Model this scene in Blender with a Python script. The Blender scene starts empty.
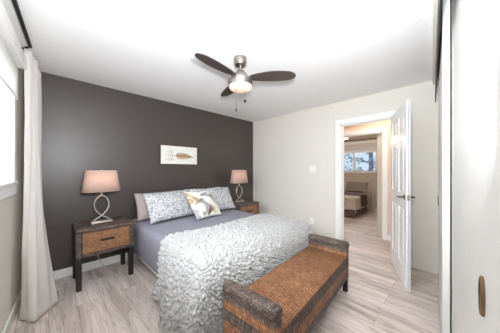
import bpy, bmesh, math, random
from mathutils import Vector, Matrix, noise
PI = math.pi
random.seed(7)
SC = bpy.context.scene
COL = SC.collection

# ------------------------------------------------------------ camera, world, sun, exposure
F_PX, CAM_H, YAW = 201.67, 1.29, 0.78607
cam = bpy.data.cameras.new('camera')
cam.sensor_width = 36.0
cam.lens = 36.0 * F_PX / 500
cam.shift_y = 3.05 / 500
cam.clip_start = 0.01
cam_o = bpy.data.objects.new('camera', cam)
COL.objects.link(cam_o)
cam_o.location = (0, 0, CAM_H)
cam_o.rotation_euler = (PI / 2, 0, YAW - PI / 2)
SC.camera = cam_o

SC.view_settings.view_transform = 'Standard'
SC.view_settings.look = 'None'
SC.view_settings.gamma = 1
SC.view_settings.use_curve_mapping = False
SC.view_settings.exposure = 0.21
SC.cycles.diffuse_bounces = 10
SC.cycles.max_bounces = 16
SC.cycles.transparent_max_bounces = 12
SC.cycles.sample_clamp_indirect = 6

w = bpy.data.worlds.new('sky')
SC.world = w
w.use_nodes = True
bg = w.node_tree.nodes['Background']
bg.inputs['Color'].default_value = (0.66, 0.83, 1.0, 1)
bg.inputs['Strength'].default_value = 0.85

ROOM_X, ROOM_Y, CEIL = 3.393, 3.298, 2.403
LEFT_D, LEFT_ROT = 0.39, math.radians(-3.67)       # left wall: offset and turn
CL_ROT = math.radians(2.98)                         # closet front: turn


def area_light(name, loc, rot, sx, sy, power, color):
    l = bpy.data.lights.new(name, 'AREA')
    l.shape = 'RECTANGLE'
    l.size, l.size_y, l.energy, l.color = sx, sy, power, color
    o = bpy.data.objects.new(name, l)
    COL.objects.link(o)
    o.location, o.rotation_euler = loc, rot
    return o


def left_pt(lat, t, z):
    o = Vector((-LEFT_D * math.cos(LEFT_ROT), -LEFT_D * math.sin(LEFT_ROT), 0))
    return o + Vector((lat * math.cos(LEFT_ROT) - t * math.sin(LEFT_ROT), lat * math.sin(LEFT_ROT) + t * math.cos(LEFT_ROT), z))


# daylight outside the bedroom window, beside the camera
area_light('daylight_window', left_pt(-0.75, 1.45, 2.25), (0, math.radians(-66), LEFT_ROT), 1.5, 2.8, 150, (0.90, 0.95, 1.0))
# added fill light standing in for a bounced flash, aimed up and into the room
area_light('added_fill_light', (0.14, 0.045, 1.54), Vector((-0.75 * math.cos(YAW), -0.75 * math.sin(YAW), -0.7)).to_track_quat('Z', 'Y').to_euler(), 0.16, 0.16, 75, (0.92, 0.96, 1.0))
# daylight outside the far bedroom's window
area_light('daylight_far_window', (7.95, 3.1, 2.3), (0, math.radians(65), 0), 0.8, 2.4, 90, (0.9, 0.95, 1.0))


# ------------------------------------------------------------ helpers: materials
def srgb(r, g, b):
    f = lambda c: (c / 255 / 12.92) if c / 255 <= 0.04045 else ((c / 255 + 0.055) / 1.055) ** 2.4
    return (f(r), f(g), f(b), 1)


class NT:
    def __init__(self, name):
        self.m = bpy.data.materials.new(name)
        self.m.use_nodes = True
        self.t = self.m.node_tree
        self.b = self.t.nodes['Principled BSDF']

    def n(self, typ, **kw):
        nd = self.t.nodes.new(typ)
        for k, v in kw.items():
            if k in nd.inputs:
                nd.inputs[k].default_value = v
            else:
                setattr(nd, k, v)
        return nd

    def l(self, a, b):
        self.t.links.new(a, b)

    def coord(self, out='Object', scale=(1, 1, 1), rot=(0, 0, 0), loc=(0, 0, 0)):
        c = self.n('ShaderNodeTexCoord')
        mp = self.n('ShaderNodeMapping')
        mp.inputs['Scale'].default_value = scale
        mp.inputs['Rotation'].default_value = rot
        mp.inputs['Location'].default_value = loc
        self.l(c.outputs[out], mp.inputs['Vector'])
        return mp.outputs['Vector']

    def ramp(self, fac, stops, interp='LINEAR'):
        r = self.n('ShaderNodeValToRGB')
        r.color_ramp.interpolation = interp
        e = r.color_ramp.elements
        while len(e) < len(stops):
            e.new(0.5)
        for i, (p, c) in enumerate(stops):
            e[i].position = p
            e[i].color = c if len(c) == 4 else (*c, 1)
        self.l(fac, r.inputs['Fac'])
        return r.outputs['Color']

    def mix(self, fac, a, b, mode='MIX'):
        m = self.n('ShaderNodeMix', data_type='RGBA', blend_type=mode)
        for sock, v in ((m.inputs[0], fac), (m.inputs[6], a), (m.inputs[7], b)):
            if hasattr(v, 'links'):
                self.l(v, sock)
            else:
                sock.default_value = v
        return m.outputs[2]

    def math(self, op, a, b=0.0):
        m = self.n('ShaderNodeMath', operation=op)
        for sock, v in ((m.inputs[0], a), (m.inputs[1], b)):
            if hasattr(v, 'links'):
                self.l(v, sock)
            else:
                sock.default_value = v
        return m.outputs[0]

    def bump(self, h, strength=0.3, dist=0.01):
        b = self.n('ShaderNodeBump', Strength=strength, Distance=dist)
        self.l(h, b.inputs['Height'])
        self.l(b.outputs['Normal'], self.b.inputs['Normal'])
        return b


def plain(name, col, rough=0.6, metal=0.0, var=0.04, nscale=30, bump=0.0, spec=0.5):
    t = NT(name)
    v = t.coord()
    nz = t.n('ShaderNodeTexNoise', Scale=nscale, Detail=3.0)
    t.l(v, nz.inputs['Vector'])
    c2 = tuple(max(0, c * (1 - 2 * var)) for c in col[:3]) + (1,)
    t.l(t.ramp(nz.outputs['Fac'], [(0.3, c2), (0.7, col)]), t.b.inputs['Base Color'])
    t.b.inputs['Roughness'].default_value = rough
    t.b.inputs['Metallic'].default_value = metal
    t.b.inputs['Specular IOR Level'].default_value = spec
    if bump:
        t.bump(nz.outputs['Fac'], bump, 0.004)
    return t.m


def fabric(name, col, scale=900, rough=0.9, translucent=0.0, var=0.05):
    t = NT(name)
    v = t.coord()
    nz = t.n('ShaderNodeTexNoise', Scale=14.0, Detail=4.0)
    t.l(v, nz.inputs['Vector'])
    wv = t.n('ShaderNodeTexNoise', Scale=scale, Detail=1.0)
    t.l(v, wv.inputs['Vector'])
    c2 = tuple(c * (1 - 2 * var) for c in col[:3]) + (1,)
    colr = t.ramp(nz.outputs['Fac'], [(0.3, c2), (0.7, col)])
    t.l(colr, t.b.inputs['Base Color'])
    t.b.inputs['Roughness'].default_value = rough
    t.b.inputs['Specular IOR Level'].default_value = 0.15
    t.bump(wv.outputs['Fac'], 0.15, 0.002)
    if translucent:
        tr = t.n('ShaderNodeBsdfTranslucent')
        t.l(colr, tr.inputs['Color'])
        mx = t.n('ShaderNodeMixShader')
        mx.inputs[0].default_value = translucent
        out = t.t.nodes['Material Output']
        t.l(t.b.outputs[0], mx.inputs[1])
        t.l(tr.outputs[0], mx.inputs[2])
        t.l(mx.outputs[0], out.inputs['Surface'])
    return t.m


def mat_floor():
    t = NT('pale_wood_laminate')
    v = t.coord(rot=(0, 0, PI / 2))
    br = t.n('ShaderNodeTexBrick', offset=0.37, offset_frequency=2, squash=1.0)
    br.inputs['Scale'].default_value = 1.0
    br.inputs['Brick Width'].default_value = 1.25
    br.inputs['Row Height'].default_value = 0.19
    br.inputs['Mortar Size'].default_value = 0.0016
    br.inputs['Mortar Smooth'].default_value = 0.1
    br.inputs['Bias'].default_value = 0.0
    br.inputs['Color1'].default_value = (0, 0, 0, 1)
    br.inputs['Color2'].default_value = (1, 1, 1, 1)
    br.inputs['Mortar'].default_value = (0.5, 0.5, 0.5, 1)
    t.l(v, br.inputs['Vector'])
    # shift the grain from plank to plank
    off = t.n('ShaderNodeVectorMath', operation='SCALE')
    off.inputs['Scale'].default_value = 9.0
    t.l(br.outputs['Color'], off.inputs[0])
    add = t.n('ShaderNodeVectorMath', operation='ADD')
    t.l(v, add.inputs[0])
    t.l(off.outputs[0], add.inputs[1])
    st = t.n('ShaderNodeMapping')
    st.inputs['Scale'].default_value = (0.75, 7.5, 1)
    t.l(add.outputs[0], st.inputs['Vector'])
    wave = t.n('ShaderNodeTexNoise', Scale=1.6, Detail=2.0, Roughness=0.45, Distortion=0.35)
    t.l(st.outputs[0], wave.inputs['Vector'])
    rings = t.math('FRACT', t.math('MULTIPLY', wave.outputs['Fac'], 9.0))
    rings = t.math('ABSOLUTE', t.math('SUBTRACT', rings, 0.5))
    fine_m = t.n('ShaderNodeMapping')
    fine_m.inputs['Scale'].default_value = (3.0, 60.0, 1)
    t.l(add.outputs[0], fine_m.inputs['Vector'])
    fine = t.n('ShaderNodeTexNoise', Scale=2.0, Detail=4.0)
    t.l(fine_m.outputs[0], fine.inputs['Vector'])
    base = t.ramp(wave.outputs['Fac'], [(0.25, srgb(184, 169, 162)), (0.5, srgb(230, 219, 213)), (0.75, srgb(240, 231, 226))])
    plank = t.ramp(br.outputs['Color'], [(0.0, (0.84, 0.83, 0.82)), (0.5, (0.95, 0.94, 0.93)), (1.0, (1.06, 1.05, 1.05))])
    c = t.mix(1.0, base, plank, 'MULTIPLY')
    rc = t.ramp(rings, [(0.0, (0.62, 0.57, 0.54)), (0.14, (0.94, 0.93, 0.92)), (0.3, (1, 1, 1))])
    c = t.mix(0.7, c, rc, 'MULTIPLY')
    fc = t.ramp(fine.outputs['Fac'], [(0.35, (0.82, 0.80, 0.79)), (0.6, (1.0, 1.0, 1.0))])
    c = t.mix(0.7, c, fc, 'MULTIPLY')
    # knots
    km = t.n('ShaderNodeMapping')
    km.inputs['Scale'].default_value = (1.7, 4.3, 1)
    t.l(add.outputs[0], km.inputs['Vector'])
    vo = t.n('ShaderNodeTexVoronoi', Scale=1.0)
    t.l(km.outputs[0], vo.inputs['Vector'])
    kc = t.ramp(vo.outputs['Distance'], [(0.03, (0.32, 0.27, 0.25)), (0.10, (0.74, 0.70, 0.68)), (0.2, (1, 1, 1))])
    c = t.mix(0.8, c, kc, 'MULTIPLY')
    mo = t.ramp(br.outputs['Fac'], [(0.0, (1, 1, 1)), (1.0, (0.5, 0.46, 0.43))])
    c = t.mix(1.0, c, mo, 'MULTIPLY')
    t.l(c, t.b.inputs['Base Color'])
    t.b.inputs['Roughness'].default_value = 0.42
    t.b.inputs['Specular IOR Level'].default_value = 0.4
    t.bump(br.outputs['Fac'], -0.25, 0.002)
    return t.m


def mat_weave(name, cols, bands=None, sx=0.026, sy=0.012, axis_bump=0.9):
    """woven cane: a brick pattern of short strands laid over the part's own UV (metres)
    bands: list of (z, dark?) from the bottom, dark strands from that height up"""
    t = NT(name)
    c = t.n('ShaderNodeTexCoord')
    br = t.n('ShaderNodeTexBrick', offset=0.5, offset_frequency=2)
    br.inputs['Scale'].default_value = 1.0
    br.inputs['Brick Width'].default_value = sx
    br.inputs['Row Height'].default_value = sy
    br.inputs['Mortar Size'].default_value = 0.0024
    br.inputs['Mortar Smooth'].default_value = 0.6
    br.inputs['Color1'].default_value = (0, 0, 0, 1)
    br.inputs['Color2'].default_value = (1, 1, 1, 1)
    br.inputs['Mortar'].default_value = (0.2, 0.2, 0.2, 1)
    t.l(c.outputs['UV'], br.inputs['Vector'])
    nz = t.n('ShaderNodeTexNoise', Scale=9.0, Detail=2.0)
    t.l(c.outputs['Object'], nz.inputs['Vector'])
    f = t.math('ADD', t.math('MULTIPLY', br.outputs['Color'], 0.45), t.math('MULTIPLY', nz.outputs['Fac'], 0.5))
    light = t.ramp(f, [(0.1, cols[0]), (0.5, cols[1]), (0.95, cols[2])])
    if bands:
        dark = t.ramp(f, [(0.1, cols[3]), (0.5, cols[4]), (0.95, cols[5])])
        sep = t.n('ShaderNodeSeparateXYZ')
        t.l(c.outputs['Object'], sep.inputs[0])
        k = t.ramp(t.math('DIVIDE', sep.outputs[2], 0.6), [(z / 0.6, (d, d, d)) for z, d in bands], 'CONSTANT')
        light = t.mix(k, light, dark)
    mo = t.ramp(br.outputs['Fac'], [(0.0, (1, 1, 1)), (1.0, (0.36, 0.31, 0.28))])
    col = t.mix(1.0, light, mo, 'MULTIPLY')
    t.l(col, t.b.inputs['Base Color'])
    t.b.inputs['Roughness'].default_value = 0.55
    t.b.inputs['Specular IOR Level'].default_value = 0.3
    t.bump(br.outputs['Fac'], -axis_bump, 0.004)
    return t.m


def mat_pebble(name):
    t = NT(name)
    v = t.coord('UV')
    nz = t.n('ShaderNodeTexNoise', Scale=25.0, Detail=1.0)
    t.l(v, nz.inputs['Vector'])
    vv = t.mix(0.03, v, nz.outputs['Color'])
    vo = t.n('ShaderNodeTexVoronoi', Scale=60.0, feature='DISTANCE_TO_EDGE')
    t.l(vv, vo.inputs['Vector'])
    vc = t.n('ShaderNodeTexVoronoi', Scale=60.0)
    t.l(vv, vc.inputs['Vector'])
    rc = t.ramp(vc.outputs['Color'], [(0.0, srgb(226, 226, 227)), (0.75, srgb(222, 222, 223)), (0.8, srgb(170, 172, 176)), (1.0, srgb(158, 161, 166))])
    c = t.mix(t.ramp(vo.outputs['Distance'], [(0.05, (0, 0, 0)), (0.16, (1, 1, 1))]), srgb(128, 131, 136), rc)
    t.l(c, t.b.inputs['Base Color'])
    t.b.inputs['Roughness'].default_value = 0.9
    t.b.inputs['Specular IOR Level'].default_value = 0.1
    t.bump(vo.outputs['Distance'], 0.3, 0.004)
    return t.m


def mat_accent():
    t = NT('blotched_hide_fabric')
    v = t.coord('UV')
    n1 = t.n('ShaderNodeTexNoise', Scale=5.5, Detail=2.5, Distortion=0.9)
    t.l(v, n1.inputs['Vector'])
    n2 = t.n('ShaderNodeTexNoise', Scale=4.2, Detail=2.0, Distortion=0.7)
    mp = t.coord('UV', loc=(3.1, 1.7, 0))
    t.l(mp, n2.inputs['Vector'])
    c = t.ramp(n1.outputs['Fac'], [(0.0, srgb(240, 237, 231)), (0.53, srgb(236, 232, 225)), (0.58, srgb(196, 178, 150)), (0.67, srgb(138, 116, 94))])
    g = t.ramp(n2.outputs['Fac'], [(0.54, (1, 1, 1)), (0.59, srgb(172, 178, 186))])
    t.l(t.mix(1.0, c, g, 'MULTIPLY'), t.b.inputs['Base Color'])
    t.b.inputs['Roughness'].default_value = 0.95
    t.b.inputs['Specular IOR Level'].default_value = 0.1
    return t.m


def mat_quilt():
    t = NT('lilac_grey_quilt')
    v = t.coord()
    wv = t.n('ShaderNodeTexWave', wave_type='BANDS', bands_direction='X', Scale=5.5, Distortion=0.4, Detail=1.0)
    t.l(v, wv.inputs['Vector'])
    t.l(t.ramp(wv.outputs['Fac'], [(0.2, srgb(138, 138, 149)), (0.8, srgb(144, 143, 155))]), t.b.inputs['Base Color'])
    t.b.inputs['Roughness'].default_value = 0.75
    t.b.inputs['Specular IOR Level'].default_value = 0.2
    t.bump(wv.outputs['Fac'], 0.12, 0.006)
    return t.m


def mat_glass(name):
    t = NT(name)
    out = t.t.nodes['Material Output']
    tr = t.n('ShaderNodeBsdfTransparent')
    gl = t.n('ShaderNodeBsdfGlossy')
    gl.inputs['Roughness'].default_value = 0.02
    fr = t.n('ShaderNodeFresnel')
    fr.inputs['IOR'].default_value = 1.3
    mx = t.n('ShaderNodeMixShader')
    t.l(fr.outputs[0], mx.inputs[0])
    t.l(tr.outputs[0], mx.inputs[1])
    t.l(gl.outputs[0], mx.inputs[2])
    t.l(mx.outputs[0], out.inputs['Surface'])
    return t.m


def mat_emit(name, col, strength):
    t = NT(name)
    t.b.inputs['Base Color'].default_value = col
    t.b.inputs['Emission Color'].default_value = col
    t.b.inputs['Emission Strength'].default_value = strength
    t.b.inputs['Roughness'].default_value = 0.3
    return t.m


M = {}
M['floor'] = mat_floor()
M['ceiling'] = plain('white_stipple_ceiling', srgb(243, 243, 243), 0.95, var=0.015, nscale=90, bump=0.5, spec=0.1)
M['cream'] = plain('cream_wall_paint', srgb(222, 218, 210), 0.8, var=0.01, nscale=60, bump=0.06, spec=0.2)
M['dark'] = plain('charcoal_wall_paint', srgb(69, 62, 59), 0.40, var=0.01, nscale=70, bump=0.03, spec=0.6)
M['peach'] = plain('beige_hall_paint', srgb(226, 205, 188), 0.8, var=0.01, nscale=60, spec=0.2)
M['beige'] = plain('greige_far_paint', srgb(206, 194, 180), 0.8, var=0.01, nscale=60, spec=0.2)
M['white'] = plain('white_gloss_paint', srgb(240, 240, 239), 0.35, var=0.01, nscale=20, spec=0.4)
M['closet'] = plain('off_white_closet_paint', srgb(205, 204, 200), 0.4, var=0.01, nscale=20, spec=0.4)
M['black_metal'] = plain('black_metal', srgb(26, 22, 21), 0.5, 0.0, 0.1)
M['blackwood'] = plain('black_stained_wood', srgb(34, 29, 27), 0.45, 0, 0.15)
M['nickel'] = plain('brushed_nickel', srgb(168, 160, 154), 0.38, 1.0, 0.05)
M['dark_nickel'] = plain('dark_nickel', srgb(120, 112, 106), 0.3, 1.0, 0.05)
M['bronze'] = plain('antique_brass', srgb(150, 128, 96), 0.35, 1.0, 0.15)
M['champagne'] = plain('champagne_metal', srgb(205, 196, 186), 0.4, 0.75, 0.06)
M['blade'] = plain('dark_walnut_blade', srgb(74, 64, 60), 0.4, 0, 0.12, nscale=12)
M['shade'] = fabric('blush_linen_shade', srgb(222, 194, 178), 500, translucent=0.35)
M['curtain'] = fabric('white_linen_curtain', srgb(242, 239, 235), 600, translucent=0.4, var=0.02)
M['blind'] = fabric('white_blind_fabric', srgb(240, 239, 236), 900, translucent=0.35, var=0.01)
M['quilt'] = mat_quilt()
M['blanket'] = fabric('white_fluffy_fleece', srgb(180, 179, 178), 260, var=0.03)
M['mauve'] = fabric('mauve_grey_cotton', srgb(176, 163, 160), 700)
M['white_cotton'] = fabric('white_cotton', srgb(236, 236, 238), 700, var=0.02)
M['pebble'] = mat_pebble('white_pebble_print_cotton')
M['accent'] = mat_accent()
LT = [srgb(100, 66, 44), srgb(148, 103, 71), srgb(194, 148, 112)]
DK = [srgb(58, 49, 44), srgb(96, 84, 77), srgb(144, 130, 120)]
M['cane'] = mat_weave('honey_cane_weave', LT, sx=0.012, sy=0.020)
M['cane_drawer'] = mat_weave('light_cane_weave', [srgb(120, 84, 58), srgb(166, 122, 88), srgb(208, 166, 130)], sx=0.02, sy=0.011)
M['cane_dark'] = mat_weave('grey_brown_cane_weave', DK, sx=0.03, sy=0.014)
M['cane_bands'] = mat_weave('banded_cane_weave', LT + DK, [(0.0, 1), (0.20, 0), (0.285, 1), (0.37, 0), (0.425, 1)], sx=0.016, sy=0.03)
M['glass'] = mat_glass('window_glass')
M['frost'] = mat_emit('lit_frosted_glass', (0.80, 0.58, 0.45, 1), 0.38)
M['picture_wood'] = plain('walnut_edge', srgb(110, 82, 62), 0.6, 0, 0.15)
M['canvas'] = plain('whitewashed_boards', srgb(232, 229, 224), 0.8, 0, 0.05, nscale=18)
M['feather'] = plain('tan_feather_paint', srgb(196, 172, 142), 0.8, 0, 0.2, nscale=40)
M['feather_dark'] = plain('brown_feather_paint', srgb(150, 118, 84), 0.8, 0, 0.2, nscale=40)
M['ink'] = plain('grey_ink', srgb(168, 160, 154), 0.8, 0, 0.1)
M['plastic'] = plain('white_plastic', srgb(238, 237, 233), 0.35, var=0.01)
M['far_duvet'] = fabric('pale_sand_duvet', srgb(206, 194, 182), 500)
M['far_runner'] = fabric('charcoal_throw', srgb(92, 84, 82), 500)
M['far_skirt'] = fabric('grey_brown_bed_skirt', srgb(112, 100, 96), 500)
M['far_pillow'] = fabric('taupe_pillow_cotton', srgb(150, 137, 130), 500)
M['far_curtain'] = fabric('beige_curtain', srgb(206, 190, 172), 500, translucent=0.3)
M['bark'] = plain('grey_bark', srgb(140, 142, 146), 0.9, 0, 0.2)
M['leaf'] = plain('frosted_leaves', srgb(172, 192, 206), 0.8, 0, 0.3, nscale=9)
M['snow'] = plain('snow', srgb(235, 240, 248), 0.8, 0, 0.05)
M['cord'] = plain('grey_white_cord', srgb(205, 200, 194), 0.5)


# ------------------------------------------------------------ helpers: meshes
class MB:
    def __init__(self):
        self.bm = bmesh.new()

    def box(self, x0, x1, y0, y1, z0, z1, bev=0.0, seg=2, mat=None):
        vs = [self.bm.verts.new((x, y, z)) for x in (x0, x1) for y in (y0, y1) for z in (z0, z1)]
        q = [(0, 1, 3, 2), (4, 6, 7, 5), (0, 4, 5, 1), (2, 3, 7, 6), (0, 2, 6, 4), (1, 5, 7, 3)]
        fs = [self.bm.faces.new([vs[i] for i in f]) for f in q]
        if mat is not None:
            for v in vs:
                v.co = mat @ v.co
        if bev:
            es = list({e for f in fs for e in f.edges})
            bmesh.ops.bevel(self.bm, geom=es, offset=bev, segments=seg, profile=0.5, affect='EDGES', clamp_overlap=True)
        return self

    def tube(self, pts, r, n=8, closed=False, cap=True):
        pts = [Vector(p) for p in pts]
        rs = r if isinstance(r, (list, tuple)) else [r] * len(pts)
        rings = []
        N = len(pts)
        prev = None
        for i, p in enumerate(pts):
            if closed:
                d = pts[(i + 1) % N] - pts[i - 1]
            else:
                d = pts[min(i + 1, N - 1)] - pts[max(i - 1, 0)]
            d.normalize()
            if prev is None:
                a = d.orthogonal().normalized()
            else:
                a = (prev - d * prev.dot(d)).normalized()
            prev = a
            b = d.cross(a)
            rings.append([self.bm.verts.new(p + (a * math.cos(2 * PI * k / n) + b * math.sin(2 * PI * k / n)) * rs[i]) for k in range(n)])
        for i in range(N if closed else N - 1):
            A, B = rings[i], rings[(i + 1) % N]
            for k in range(n):
                self.bm.faces.new((A[k], A[(k + 1) % n], B[(k + 1) % n], B[k]))
        if cap and not closed:
            self.bm.faces.new(rings[0][::-1])
            self.bm.faces.new(rings[-1])
        return self

    def lathe(self, prof, c=(0, 0, 0), n=32, sx=1.0, sy=1.0, power=2.0, cap=True):
        """prof: (radius, z) pairs; power > 2 squares the outline"""
        rings = []
        for r, z in prof:
            ring = []
            for k in range(n):
                a = 2 * PI * k / n
                ca, sa = math.cos(a), math.sin(a)
                q = (abs(ca) ** power + abs(sa) ** power) ** (-1 / power)
                ring.append(self.bm.verts.new((c[0] + r * q * ca * sx, c[1] + r * q * sa * sy, c[2] + z)))
            rings.append(ring)
        for A, B in zip(rings, rings[1:]):
            for k in range(n):
                self.bm.faces.new((A[k], A[(k + 1) % n], B[(k + 1) % n], B[k]))
        if cap:
            self.bm.faces.new(rings[0][::-1])
            self.bm.faces.new(rings[-1])
        return self

    def grid(self, fn, nu, nv):
        vs = [[self.bm.verts.new(fn(i / nu, j / nv)) for j in range(nv + 1)] for i in range(nu + 1)]
        uv = self.bm.loops.layers.uv.verify()
        for i in range(nu):
            for j in range(nv):
                f = self.bm.faces.new((vs[i][j], vs[i + 1][j], vs[i + 1][j + 1], vs[i][j + 1]))
                for lp, (a, b) in zip(f.loops, ((i, j), (i + 1, j), (i + 1, j + 1), (i, j + 1))):
                    lp[uv].uv = (a / nu, b / nv)
        return self

    def poly(self, pts, depth):
        """flat outline (list of 3D points) given thickness along `depth` vector"""
        d = Vector(depth)
        a = [self.bm.verts.new(Vector(p)) for p in pts]
        b = [self.bm.verts.new(Vector(p) + d) for p in pts]
        n = len(pts)
        self.bm.faces.new(a[::-1])
        self.bm.faces.new(b)
        for i in range(n):
            self.bm.faces.new((a[i], a[(i + 1) % n], b[(i + 1) % n], b[i]))
        return self

    def box_uv(self):
        uv = self.bm.loops.layers.uv.verify()
        self.bm.normal_update()
        for f in self.bm.faces:
            n = f.normal
            ax = max(range(3), key=lambda i: abs(n[i]))
            for lp in f.loops:
                c = lp.vert.co
                lp[uv].uv = ((c.y, c.z), (c.x, c.z), (c.x, c.y))[ax]
        return self

    def build(self, name, mat, parent=None, smooth=False, uv=False, recalc=True):
        if recalc:
            bmesh.ops.recalc_face_normals(self.bm, faces=self.bm.faces)
        if uv:
            self.box_uv()
        me = bpy.data.meshes.new(name)
        self.bm.to_mesh(me)
        self.bm.free()
        me.materials.append(mat)
        o = bpy.data.objects.new(name, me)
        COL.objects.link(o)
        if smooth:
            if smooth == 'all':
                me.polygons.foreach_set('use_smooth', [True] * len(me.polygons))
            else:
                me.polygons.foreach_set('use_smooth', [True] * len(me.polygons))
                me.set_sharp_from_angle(angle=math.radians(40))
        if parent:
            o.parent = parent
        return o


def tag(o, label, cat, group=None):
    o['label'], o['category'] = label, cat
    if group:
        o['group'] = group
    return o


def thing(name, label, cat, loc=(0, 0, 0), rotz=0.0, group=None):
    o = bpy.data.objects.new(name, None)
    o.empty_display_size = 0.05
    COL.objects.link(o)
    o.location, o.rotation_euler = loc, (0, 0, rotz)
    return tag(o, label, cat, group)


def struct(o):
    o['kind'] = 'structure'
    return o


def in_left(o):
    o.location, o.rotation_euler = left_pt(0, 0, 0), (0, 0, LEFT_ROT)
    return o


def in_closet(o):
    o.location, o.rotation_euler = (0, 0, 0), (0, 0, CL_ROT)
    return o


def bezier(p, n):
    out = []
    for i in range(n + 1):
        t = i / n
        q = [Vector(a) for a in p]
        while len(q) > 1:
            q = [a.lerp(b, t) for a, b in zip(q, q[1:])]
        out.append(q[0])
    return out


def catmull(P, n=8, closed=False):
    P = [Vector(p) for p in P]
    out = []
    N = len(P)
    for i in range(N if closed else N - 1):
        if closed:
            a, b, c, d = P[i - 1], P[i], P[(i + 1) % N], P[(i + 2) % N]
        else:
            a, b, c, d = P[max(i - 1, 0)], P[i], P[i + 1], P[min(i + 2, N - 1)]
        for k in range(n):
            t = k / n
            out.append(0.5 * ((2 * b) + (c - a) * t + (2 * a - 5 * b + 4 * c - d) * t * t + (3 * b - a - 3 * c + d) * t ** 3))
    if not closed:
        out.append(P[-1])
    return out


# ------------------------------------------------------------ the setting
FX1, HALL0, HALL1 = 7.5, ROOM_X + 0.12, ROOM_X + 0.98
struct(MB().box(-0.9, FX1 + 0.3, -0.95, 5.2, -0.1, 0.0).build('floor', M['floor']))
struct(MB().box(-0.9, FX1 + 0.3, -0.95, 5.2, CEIL, CEIL + 0.1).build('ceiling', M['ceiling']))
struct(MB().box(-0.7, HALL0, ROOM_Y, ROOM_Y + 0.12, 0, CEIL).build('wall_back', M['dark']))

# left wall with the window opening
WT0, WT1, WZ0, WZ1 = 0.45, 2.59, 1.17, 2.12
b = MB()
b.box(-0.16, 0, -0.55, WT0, 0, CEIL).box(-0.16, 0, WT1, 3.55, 0, CEIL)
b.box(-0.16, 0, WT0, WT1, 0, WZ0).box(-0.16, 0, WT0, WT1, WZ1, CEIL)
in_left(struct(b.build('wall_left', M['cream'])))
# window: casing, frame, sashes, panes
win = in_left(struct(MB().box(0, 0.02, WT0 - 0.09, WT0, WZ0 - 0.09, WZ1 + 0.09, 0.003).box(0, 0.02, WT1, WT1 + 0.09, WZ0 - 0.09, WZ1 + 0.09, 0.003)
      .box(0, 0.02, WT0, WT1, WZ1, WZ1 + 0.09, 0.003).box(0, 0.022, WT0, WT1, WZ0 - 0.09, WZ0, 0.003)
      .box(-0.16, 0.0, WT0, WT0 + 0.015, WZ0, WZ1).box(-0.16, 0.0, WT1 - 0.015, WT1, WZ0, WZ1)
      .box(-0.16, 0.0, WT0, WT1, WZ0, WZ0 + 0.015).box(-0.16, 0.0, WT0, WT1, WZ1 - 0.015, WZ1).build('window_1', M['white'])))
MB().box(-0.1, 0.03, WT0 - 0.1, WT1 + 0.1, WZ0 - 0.005, WZ0 + 0.018, 0.004).build('window_sill', M['white'], win)
mid = (WT0 + WT1) / 2
for a0, a1, dx in ((WT0 + 0.015, mid + 0.03, -0.12), (mid - 0.03, WT1 - 0.015, -0.085)):
    f = MB()
    s = 0.05
    f.box(dx, dx + 0.03, a0, a0 + s, WZ0 + 0.018, WZ1 - 0.015, 0.004).box(dx, dx + 0.03, a1 - s, a1, WZ0 + 0.018, WZ1 - 0.015, 0.004)
    f.box(dx, dx + 0.03, a0 + s, a1 - s, WZ0 + 0.018, WZ0 + 0.018 + s, 0.004).box(dx, dx + 0.03, a0 + s, a1 - s, WZ1 - 0.015 - s, WZ1 - 0.015, 0.004)
    sash = f.build('window_sash', M['white'], win)
    MB().box(dx + 0.012, dx + 0.018, a0 + s, a1 - s, WZ0 + 0.018 + s, WZ1 - 0.015 - s).build('window_pane', M['glass'], sash)

# right wall with the doorway
DY0, DY1, DZ = 0.555, 1.30, 2.035
b = MB()
b.box(ROOM_X, HALL0, -0.2, DY0, 0, CEIL).box(ROOM_X, HALL0, DY1, ROOM_Y, 0, CEIL).box(ROOM_X, HALL0, DY0, DY1, DZ, CEIL)
struct(b.build('wall_right', M['cream']))


def door_trim(name, x0, x1, y0, y1, z, cw=0.07):
    """casing on both faces of a wall and the jamb lining between them"""
    b = MB()
    for xa, xb in ((x0 - 0.016, x0), (x1, x1 + 0.016)):
        b.box(xa, xb, y0 - cw, y0, 0, z, 0.004).box(xa, xb, y1, y1 + cw, 0, z, 0.004).box(xa, xb, y0 - cw, y1 + cw, z, z + cw, 0.004)
    b.box(x0, x1, y0, y0 + 0.018, 0, z).box(x0, x1, y1 - 0.018, y1, 0, z).box(x0, x1, y0, y1, z - 0.018, z)
    xm = (x0 + x1) / 2
    b.box(xm, xm + 0.035, y0 + 0.018, y0 + 0.03, 0, z - 0.018).box(xm, xm + 0.035, y1 - 0.03, y1 - 0.018, 0, z - 0.018).box(xm, xm + 0.035, y0 + 0.018, y1 - 0.018, z - 0.03, z - 0.018)
    return struct(b.build(name, M['white']))


door_trim('trim_1', ROOM_X, HALL0, DY0, DY1, DZ)
struct(MB().box(ROOM_X - 0.007, ROOM_X, 1.395, 1.42, 0, CEIL, 0.002).build('trim_3', M['cream']))
# baseboards
struct(MB().box(-0.25, ROOM_X, ROOM_Y - 0.014, ROOM_Y, 0, 0.10, 0.004).build('baseboard_back', M['white']))
struct(MB().box(ROOM_X - 0.014, ROOM_X, 1.42, ROOM_Y - 0.014, 0, 0.10, 0.004).build('baseboard_right', M['white']))
in_left(struct(MB().box(0, 0.014, -0.3, 3.27, 0, 0.10, 0.004).build('baseboard_left', M['white'])))

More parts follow.
